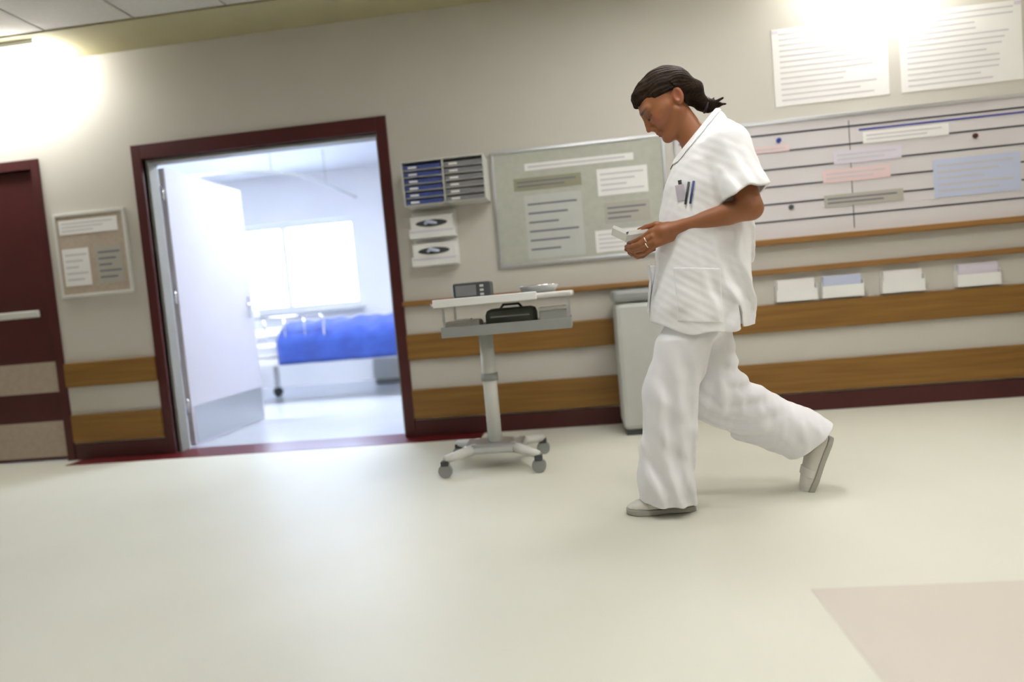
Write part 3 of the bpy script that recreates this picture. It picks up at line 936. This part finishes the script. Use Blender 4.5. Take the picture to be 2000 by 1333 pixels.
def card(name, label, cat, m, x0, x1, z0, z1, y, group, lines=3):
    c = thing(name, label, cat, (x0, y, z0), group)
    part('sheet', m, c, (0, x1 - x0, -0.0025, 0.0, 0, z1 - z0))
    for k_ in range(lines):
        zz = (z1 - z0) * (1 - (k_ + 1) / (lines + 1))
        part('print_line', 'print' if m in ('paper', 'lilac', 'palebluepaper', 'pink') else 'printdark', c,
             (0.02, (x1 - x0) * (0.92 - 0.17 * (k_ % 3)), -0.0032, -0.0025, zz - min(0.006, 0.12 * (z1 - z0) / lines), zz + min(0.006, 0.12 * (z1 - z0) / lines)))
    return c
yb = -0.0206
G = 'paper cards on the planning board'
card('board_card', 'pale lilac card on the planning board above the pink one', 'card', 'lilac', 1.62, 2.02, 1.535, 1.615, yb, G, 2)
card('board_card', 'pink card in the middle of the planning board', 'card', 'pink', 1.55, 1.95, 1.425, 1.505, yb, G, 2)
card('board_card', 'pale blue sheet at the right end of the planning board', 'card', 'palebluepaper', 2.20, 2.70, 1.27, 1.50, yb, G, 5)
card('board_card', 'taupe card low on the planning board beside the blue sheet', 'card', 'taupe', 1.55, 2.02, 1.275, 1.350, yb, G, 2)
card('board_card', 'pink strip at the left of the planning board just behind the sleeve', 'card', 'pink', 1.06, 1.36, 1.650, 1.690, yb, G, 1)
card('board_card', 'white card high on the planning board below the blue line', 'card', 'paper', 1.80, 2.30, 1.645, 1.715, yb, G, 2)
for x, z, m, s in ((1.30, 1.72, 'blueink', 'dark blue round magnet near the top left of the planning board'),
                   (2.45, 1.62, 'red', 'dark red round magnet at the right of the planning board'),
                   (1.35, 1.30, 'dark', 'black round magnet low on the planning board')):
    bm = bmesh.new()
    bmesh.ops.create_cone(bm, cap_ends=True, segments=20, radius1=0.016, radius2=0.014, depth=0.009, matrix=Matrix.Rotation(PI / 2, 4, 'X'))
    tag(obj('magnet', bm, m, None, loc=(x, -0.0252, z)), s, 'magnet', 'magnets on the planning board')

# two large printed sheets above it
G = 'printed wall charts above the planning board'
def chart(x0, x1, z0, z1, label, seed):
    c = thing('wall_chart', label, 'chart', (x0, 0, z0), G)
    w_, h_ = x1 - x0, z1 - z0
    part('sheet', 'paper', c, (0, w_, -0.003, 0.0, 0, h_))
    r = random.Random(seed)
    n = 13
    for k_ in range(n):
        z = h_ * (1 - (k_ + 1) / (n + 1))
        part('print_line', 'print', c, (0.04, w_ * r.uniform(0.6, 0.95), -0.0038, -0.003, z - 0.0045, z + 0.0045))
    for (x, z) in ((0.02, h_ - 0.02), (w_ - 0.02, h_ - 0.02)):
        part('tape', 'lilac', c, (x - 0.02, x + 0.02, -0.0042, -0.003, z - 0.008, z + 0.012))
chart(1.30, 1.98, 1.93, 2.40, 'white printed chart above the planning board, the left of two', 1)
chart(2.05, 2.75, 1.93, 2.40, 'white printed chart above the planning board, the right of two', 2)

# grey green felt board left of the person
FX0, FX1, FZ0, FZ1 = -0.52, 0.60, 1.085, 1.845
t = wall_thing('notice_board', 'grey green felt notice board left of the walking person', 'notice board', FX0, FZ0)
L, Hh = FX1 - FX0, FZ1 - FZ0
part('felt', 'felt', t, (0.015, L - 0.015, -0.016, -0.001, 0.015, Hh - 0.015))
part('top_rail', 'alu', t, (0, L, -0.024, 0.0, Hh - 0.022, Hh), bev=0.003)
part('bottom_rail', 'alu', t, (0, L, -0.024, 0.0, 0, 0.022), bev=0.003)
part('side_rail', 'alu', t, (0, 0.02, -0.024, 0.0, 0.022, Hh - 0.022), bev=0.003)
part('side_rail', 'alu', t, (L - 0.02, L, -0.024, 0.0, 0.022, Hh - 0.022), bev=0.003)
yb = -0.0162
G = 'sheets pinned on the felt board'
card('pinned_sheet', 'dark olive strip pinned near the top of the felt board', 'paper', 'olivepaper', -0.38, 0.06, 1.575, 1.655, yb, G, 2)
card('pinned_sheet', 'large pale sheet pinned in the middle of the felt board', 'paper', 'lgrey', -0.32, 0.05, 1.130, 1.540, yb, G, 6)
card('pinned_sheet', 'taupe sheet pinned at the right of the felt board by the hands', 'paper', 'taupe', 0.19, 0.48, 1.310, 1.440, yb, G, 3)
card('pinned_sheet', 'white strip pinned along the top of the felt board', 'paper', 'paper', -0.30, 0.40, 1.700, 1.745, yb, G, 1)
card('pinned_sheet', 'white sheet pinned high at the right of the felt board', 'paper', 'paper', 0.16, 0.48, 1.490, 1.660, yb, G, 4)
card('pinned_sheet', 'white sheet pinned low at the right of the felt board', 'paper', 'paper', 0.12, 0.46, 1.130, 1.270, yb, G, 4)

# folder rack right of the doorway with blue and grey folders
t = wall_thing('folder_rack', 'pale wall rack of stacked shelves holding blue and grey folders', 'rack', -1.07, 1.525)
part('back', 'offwhite', t, (0, 0.53, -0.006, 0.0, 0, 0.275))
for x in (0, 0.262, 0.521):
    part('side', 'offwhite', t, (x, x + 0.009, -0.21, -0.006, 0, 0.275))
nsh = 6
for i in range(nsh):
    part('shelf', 'offwhite', t, (0.009, 0.521, -0.21, -0.006, i * 0.0435, i * 0.0435 + 0.005))
part('top', 'offwhite', t, (0, 0.53, -0.215, 0.0, 0.270, 0.278), bev=0.002)
order = ['lowest', 'second lowest', 'third from the bottom', 'third from the top', 'second highest', 'highest']
for c_, m, nm in ((0, 'bluefolder', 'blue'), (1, 'greyfolder', 'grey')):
    for i in range(nsh):
        x0 = -1.07 + 0.016 + c_ * 0.262
        f = thing('file_folder', '%s folder lying in the wall rack, %s of its column' % (nm, order[i]), 'folder', (x0, -0.214, 1.525 + i * 0.0435 + 0.0052), '%s folders in the wall rack' % nm)
        part('cover', m, f, (0, 0.238, 0, 0.20, 0, 0.0028), (0, 0.238, 0, 0.20, 0.0222, 0.025), (0, 0.238, 0, 0.003, 0.0028, 0.0222), (0, 0.003, 0.003, 0.20, 0.0028, 0.0222))
        part('spine_label', 'paper', f, (0.03, 0.085, -0.0008, 0.0, 0.006, 0.018))
        part('paper_block', 'paper' if c_ == 0 else 'taupe', f, (0.004, 0.232, 0.004, 0.196, 0.0032, 0.0218))

# glove dispenser below it
t = wall_thing('glove_dispenser', 'white wall bracket holding two glove boxes right of the doorway', 'dispenser', -1.08, 1.145)
part('back_plate', 'white', t, (0, 0.30, -0.008, 0.0, 0, 0.36), bev=0.003)
for z in (0.0, 0.18):
    part('tray', 'white', t, (0, 0.30, -0.115, -0.008, z, z + 0.008), (0, 0.008, -0.115, -0.008, z + 0.008, z + 0.06), (0.292, 0.30, -0.115, -0.008, z + 0.008, z + 0.06), (0.008, 0.292, -0.115, -0.108, z + 0.008, z + 0.035))
for z, s in ((1.145 + 0.0082, 'lower'), (1.145 + 0.1882, 'upper')):
    g = thing('glove_box', 'white disposable glove box with dark slot, the %s one in the wall bracket' % s, 'box', (-1.07, -0.10, z), 'glove boxes in the bracket')
    part('carton', 'paper', g, (0, 0.28, 0, 0.088, 0, 0.135), bev=0.003)
    bm = bmesh.new()
    bmesh.ops.create_cone(bm, cap_ends=True, segments=28, radius1=1, radius2=1, depth=0.002, matrix=Matrix.Translation((0.14, -0.0012, 0.085)) @ Matrix.Diagonal((0.105, 1, 0.022, 1)) @ Matrix.Rotation(PI / 2, 4, 'X'))
    obj('slot', bm, 'dark', g)
    part('stripe', 'lilac', g, (0.0, 0.28, -0.0012, 0, 0.012, 0.040))
    bm = bmesh.new()
    add_tube(bm, [(0.10, -0.002, 0.083), (0.12, -0.022, 0.094), (0.15, -0.026, 0.086), (0.175, -0.004, 0.082)], 0.012, 8, radii=[0.010, 0.013, 0.012, 0.008])
    obj('glove', bm, 'palebluepaper', g, smooth=True)

# beige notice board left of the doorway
t = wall_thing('pin_board', 'beige pin board on the wall left of the ward doorway', 'notice board', -3.64, 1.16)
part('felt', 'cork', t, (0.012, 0.528, -0.014, -0.001, 0.012, 0.578))
part('rail', 'offwhite', t, (0, 0.54, -0.020, 0, 0.568, 0.59), (0, 0.54, -0.020, 0, 0, 0.022), (0, 0.02, -0.020, 0, 0.022, 0.568), (0.52, 0.54, -0.020, 0, 0.022, 0.568), bev=0.002)
yb = -0.0142
G = 'sheets on the beige pin board'
card('pinned_sheet', 'wide white sheet pinned across the top of the beige board', 'paper', 'paper', -3.60, -3.16, 1.60, 1.70, yb, G, 3)
card('pinned_sheet', 'white sheet pinned lower left on the beige board', 'paper', 'paper', -3.60, -3.40, 1.24, 1.50, yb, G, 5)
card('pinned_sheet', 'taupe sheet pinned lower right on the beige board', 'paper', 'taupe', -3.35, -3.15, 1.24, 1.50, yb, G, 5)

# document pockets between dado rail and bumper board at the right
G = 'document pockets under the dado rail'
for x, m, s in ((1.22, 'paper', 'nearest the person'), (1.50, 'palebluepaper', 'with pale blue sheets'), (1.86, 'paper', 'right of the one with blue sheets'), (2.30, 'lilac', 'rightmost, with lilac sheets')):
    t = thing('document_pocket', 'white wall pocket of papers under the dado rail, ' + s, 'document holder', (x, 0, 0.712), G)
    part('pocket_body', 'white', t, (0, 0.25, -0.045, -0.040, 0, 0.075), (0, 0.004, -0.040, 0, 0, 0.10), (0.246, 0.25, -0.040, 0, 0, 0.10), (0.004, 0.246, -0.040, 0, 0, 0.004), (0.004, 0.246, -0.004, 0, 0.004, 0.14))
    part('papers', m, t, (0.012, 0.238, -0.034, -0.012, 0.005, 0.135))

# ------------------------------------------------------------------ grey bin behind the person
t = thing('pedal_bin', 'tall grey pedal bin standing at the wall behind the person', 'bin', (0.36, -0.24, 0))
bm = bmesh.new()
add_box(bm, -0.17, 0.17, -0.17, 0.17, 0.03, 0.80, bev=0.03)
obj('body', bm, 'lgrey', t)
bm = bmesh.new()
add_box(bm, -0.18, 0.18, -0.18, 0.175, 0.802, 0.875, bev=0.025)
obj('lid', bm, 'grey', t)
part('pedal', 'dark', t, (-0.05, 0.05, -0.23, -0.16, 0.03, 0.045), bev=0.004)
part('plinth', 'dark', t, (-0.155, 0.155, -0.155, 0.155, 0.0, 0.032))

# ------------------------------------------------------------------ equipment cart in front of the wall
t = thing('equipment_cart', 'pale equipment cart on castors standing left of the person', 'cart', (-0.52, -0.93, 0))
part('base', 'alu', t, (-0.16, 0.16, -0.10, 0.10, 0.085, 0.135), bev=0.015)
for sx in (-1, 1):
    for sy in (-1, 1):
        bm = bmesh.new()
        add_tube(bm, [(sx * 0.10, sy * 0.06, 0.11), (sx * 0.24, sy * 0.20, 0.092)], 0.024, 10, radii=[0.030, 0.020])
        lg = obj('leg', bm, 'offwhite', t, smooth=True)
        bm = bmesh.new()
        bmesh.ops.create_cone(bm, cap_ends=True, segments=22, radius1=0.036, radius2=0.036, depth=0.026, matrix=Matrix.Translation((sx * 0.24, sy * 0.20, 0.0362)) @ Matrix.Rotation(PI / 2, 4, 'X'))
        obj('castor', bm, 'grey', lg)
        bm = bmesh.new()
        add_box(bm, sx * 0.24 - 0.020, sx * 0.24 + 0.020, sy * 0.20 - 0.020, sy * 0.20 + 0.020, 0.062, 0.088, bev=0.004)
        obj('castor_fork', bm, 'dark', lg)
tube('column', 'offwhite', t, [(0, 0, 0.13), (0, 0, 0.72)], 0.038, 20)
tube('column_collar', 'grey', t, [(0, 0, 0.46), (0, 0, 0.50)], 0.046, 20)
part('worktop', 'offwhite', t, (-0.22, 0.48, -0.20, 0.20, 0.872, 0.900), bev=0.010)
part('worktop_edge', 'white', t, (-0.225, 0.30, -0.212, -0.198, 0.868, 0.908), bev=0.004)
part('under_tray', 'grey', t, (-0.20, 0.46, -0.18, 0.18, 0.712, 0.722), (-0.20, 0.46, -0.18, -0.172, 0.722, 0.765), (-0.20, 0.46, 0.172, 0.18, 0.722, 0.765), (-0.20, -0.192, -0.172, 0.172, 0.722, 0.765), (0.452, 0.46, -0.172, 0.172, 0.722, 0.765))
for x in (-0.19, 0.44):
    for y in (-0.165, 0.155):
        part('support_post', 'alu', t, (x, x + 0.012, y, y + 0.012, 0.722, 0.874))
part('handle', 'chrome', t, (-0.252, -0.238, -0.14, 0.14, 0.876, 0.890), (-0.24, -0.215, -0.14, -0.126, 0.876, 0.890), (-0.24, -0.215, 0.126, 0.14, 0.876, 0.890), bev=0.003)
# things on and in the cart
def cart_item(name, label, cat, x, y, z):
    return thing(name, label, cat, (-0.52 + x, -0.93 + y, z))
c = cart_item('monitor_unit', 'small dark grey monitor unit on top of the cart', 'monitor', -0.15, -0.03, 0.9004)
part('case', 'dark', c, (0, 0.20, 0, 0.13, 0.0, 0.085), bev=0.010)
part('screen', 'greyfolder', c, (0.015, 0.125, -0.002, 0.002, 0.016, 0.072))
for i in range(3):
    part('button', 'lgrey', c, (0.145, 0.165, -0.004, 0.002, 0.014 + i * 0.022, 0.026 + i * 0.022), bev=0.001)
c = cart_item('equipment_bag', 'dark green equipment bag in the tray under the cart top', 'bag', 0.02, -0.12, 0.7224)
bm = bmesh.new()
add_box(bm, 0, 0.26, 0, 0.22, 0, 0.115, bev=0.032)
obj('bag_body', bm, 'darkgreen', c, smooth=True)
part('zip', 'grey', c, (0.03, 0.23, -0.003, 0.006, 0.070, 0.077))
tube('bag_handle', 'dark', c, [(0.07, 0.10, 0.108), (0.09, 0.10, 0.132), (0.17, 0.10, 0.132), (0.19, 0.10, 0.108)], 0.007, 8)
c = cart_item('steel_dish', 'shallow steel dish on the right half of the cart top', 'dish', 0.30, 0.0, 0.9004)
bm = bmesh.new()
add_lathe(bm, [(0.060, 0.0), (0.085, 0.004), (0.105, 0.034), (0.112, 0.036), (0.112, 0.040), (0.101, 0.038), (0.080, 0.008), (0.0, 0.0075 + 0.0005)][:7], 0, 0)
obj('bowl', bm, 'chrome', c, smooth=True)
c = cart_item('grey_box', 'light grey storage box in the tray under the cart top', 'box', 0.30, -0.13, 0.7224)
part('body', 'lgrey', c, (0, 0.145, 0, 0.22, 0, 0.085), bev=0.006)
part('lid', 'offwhite', c, (-0.003, 0.148, -0.003, 0.223, 0.085, 0.102), bev=0.004)
c = cart_item('tissue_pack', 'pale grey pack of wipes in the tray beside the green bag', 'box', -0.185, -0.14, 0.7224)
part('pack', 'taupe', c, (0, 0.18, 0, 0.14, 0, 0.07), bev=0.012)
part('flap', 'white', c, (0.05, 0.13, 0.03, 0.10, 0.0702, 0.078), bev=0.002)

# ------------------------------------------------------------------ furniture in the ward
t = thing('hospital_bed', 'white hospital bed seen through the ward doorway', 'bed', (-3.72, 2.15, 0))
part('frame', 'white', t, (0, 2.10, 0.02, 0.92, 0.40, 0.48), bev=0.008)
mt = part('mattress', 'linen', t, (0.05, 2.05, 0.03, 0.91, 0.482, 0.64), bev=0.04)
part('headboard', 'white', t, (-0.04, 0.0, 0.0, 0.94, 0.42, 1.02), bev=0.02)
part('footboard', 'white', t, (2.10, 2.14, 0.0, 0.94, 0.42, 0.92), bev=0.02)
for x in (0.15, 1.90):
    for y in (0.08, 0.80):
        lg = part('leg', 'alu', t, (x, x + 0.05, y, y + 0.05, 0.10, 0.41))
        bm = bmesh.new()
        bmesh.ops.create_cone(bm, cap_ends=True, segments=18, radius1=0.055, radius2=0.055, depth=0.03, matrix=Matrix.Translation((x + 0.025, y + 0.025, 0.0552)) @ Matrix.Rotation(PI / 2, 4, 'X'))
        obj('castor', bm, 'dark', lg)
sr = tube('side_rail', 'chrome', t, [(0.30, -0.012, 0.66), (0.30, -0.012, 0.86), (0.34, -0.012, 0.90), (1.08, -0.012, 0.90), (1.12, -0.012, 0.86), (1.12, -0.012, 0.66)], 0.014, 10)
for x in (0.50, 0.71, 0.92):
    tube('rail_bar', 'chrome', sr, [(x, -0.012, 0.66), (x, -0.012, 0.90)], 0.008, 8)
tube('rail_bar', 'chrome', sr, [(0.28, -0.012, 0.66), (1.14, -0.012, 0.66)], 0.011, 8)

bl = bmesh.new()
nu, nv = 36, 30
grid = []
for i in range(nu):
    row = []
    for j in range(nv):
        s = j / (nv - 1) * 1.52 - 0.30            # runs from the near drop over the top to the far drop
        x = i / (nu - 1) * 1.30
        wv = 0.012 * math.sin(x * 17 + 2 * math.sin(s * 6)) + 0.008 * math.sin(x * 31 + s * 9)
        if s < 0:
            y, z = -0.035 - 0.02 * math.sin(x * 15) * (-s / 0.3) + wv * 0.4, 0.70 + s * 0.95
        elif s < 0.92:
            y, z = s, 0.70 + 0.14 * math.sin(min(1, max(0, s / 0.92)) * PI) ** 0.8 + wv
        else:
            y, z = 0.965, 0.70 - (s - 0.92) * 0.95
        row.append(bl.verts.new((x, y, z)))
    grid.append(row)
for i in range(nu - 1):
    for j in range(nv - 1):
        bl.faces.new((grid[i][j], grid[i + 1][j], grid[i + 1][j + 1], grid[i][j + 1]))
bo = obj('blanket', bl, 'blueblanket', None, smooth=True, loc=(-3.10, 2.15, 0.0))
sm = bo.modifiers.new('thickness', 'SOLIDIFY')
sm.thickness = 0.012
tag(bo, 'rumpled blue blanket over the bed in the ward', 'blanket')

bm = bmesh.new()
bmesh.ops.create_uvsphere(bm, u_segments=28, v_segments=16, radius=1.0)
for v in bm.verts:
    x, y, z = v.co
    sx = math.copysign(abs(x) ** 0.55, x)
    sy = math.copysign(abs(y) ** 0.55, y)
    v.co = Vector((sx * 0.23, sy * 0.33, z * 0.075 * (1 - 0.35 * (x * x * y * y))))
tag(obj('pillow', bm, 'linen', None, smooth=True, loc=(-3.36, 2.62, 0.716)), 'white pillow at the head of the bed in the ward', 'pillow')

t = thing('curtain_rail', 'thin curved curtain rail under the ward ceiling', 'rail', (-3.6, 1.9, 2.32))
pts = [(-0.95, -0.10, 0.0), (-0.2, -0.10, 0.0), (0.35, -0.07, 0.0), (0.70, 0.08, 0.0), (0.86, 0.35, 0.0), (0.90, 1.0, 0.0), (0.90, 2.0, 0.0)]
tube('track', 'lgrey', t, pts, 0.014, 8)
for p in (pts[0], pts[3], pts[5]):
    tube('hanger', 'lgrey', t, [p, (p[0], p[1], 0.378)], 0.006, 8)
t = thing('bed_curtain', 'pale gathered curtain hanging at the left of the ward bed', 'curtain', (-4.50, 1.80, 0.0))
bm = bmesh.new()
n = 90
top, bot = [], []
for i in range(n):
    u = i / (n - 1)
    y = 0.035 * math.sin(u * 2 * PI * 11)
    x = u * 0.46
    top.append(bm.verts.new((x, y * 0.8, 2.29)))
    bot.append(bm.verts.new((x + 0.01 * math.sin(u * 40), y * 1.15, 0.35)))
for i in range(n - 1):
    bm.faces.new((top[i], top[i + 1], bot[i + 1], bot[i]))
cu = obj('fabric', bm, 'linen', t, smooth=True)
sm = cu.modifiers.new('thickness', 'SOLIDIFY')
sm.thickness = 0.004
for i in range(6):
    tube('hook', 'chrome', t, [(0.02 + i * 0.084, 0, 2.285), (0.02 + i * 0.084, 0, 2.305)], 0.005, 6)

t = thing('bedside_cabinet', 'white bedside cabinet under the ward window', 'cabinet', (-2.55, 3.40, 0))
part('body', 'white', t, (0, 0.48, 0.02, 0.46, 0.06, 0.78), bev=0.006)
part('top', 'white', t, (-0.02, 0.50, -0.01, 0.48, 0.78, 0.81), bev=0.008)
dr = part('drawer', 'offwhite', t, (0.015, 0.465, 0.002, 0.02, 0.58, 0.765), bev=0.004)
part('handle', 'chrome', dr, (0.17, 0.31, -0.018, 0.002, 0.665, 0.680), bev=0.003)
dr = part('door', 'offwhite', t, (0.015, 0.465, 0.002, 0.02, 0.075, 0.565), bev=0.004)
part('handle', 'chrome', dr, (0.40, 0.415, -0.018, 0.002, 0.42, 0.53), bev=0.003)
part('plinth', 'grey', t, (0.02, 0.46, 0.04, 0.44, 0.0, 0.062))
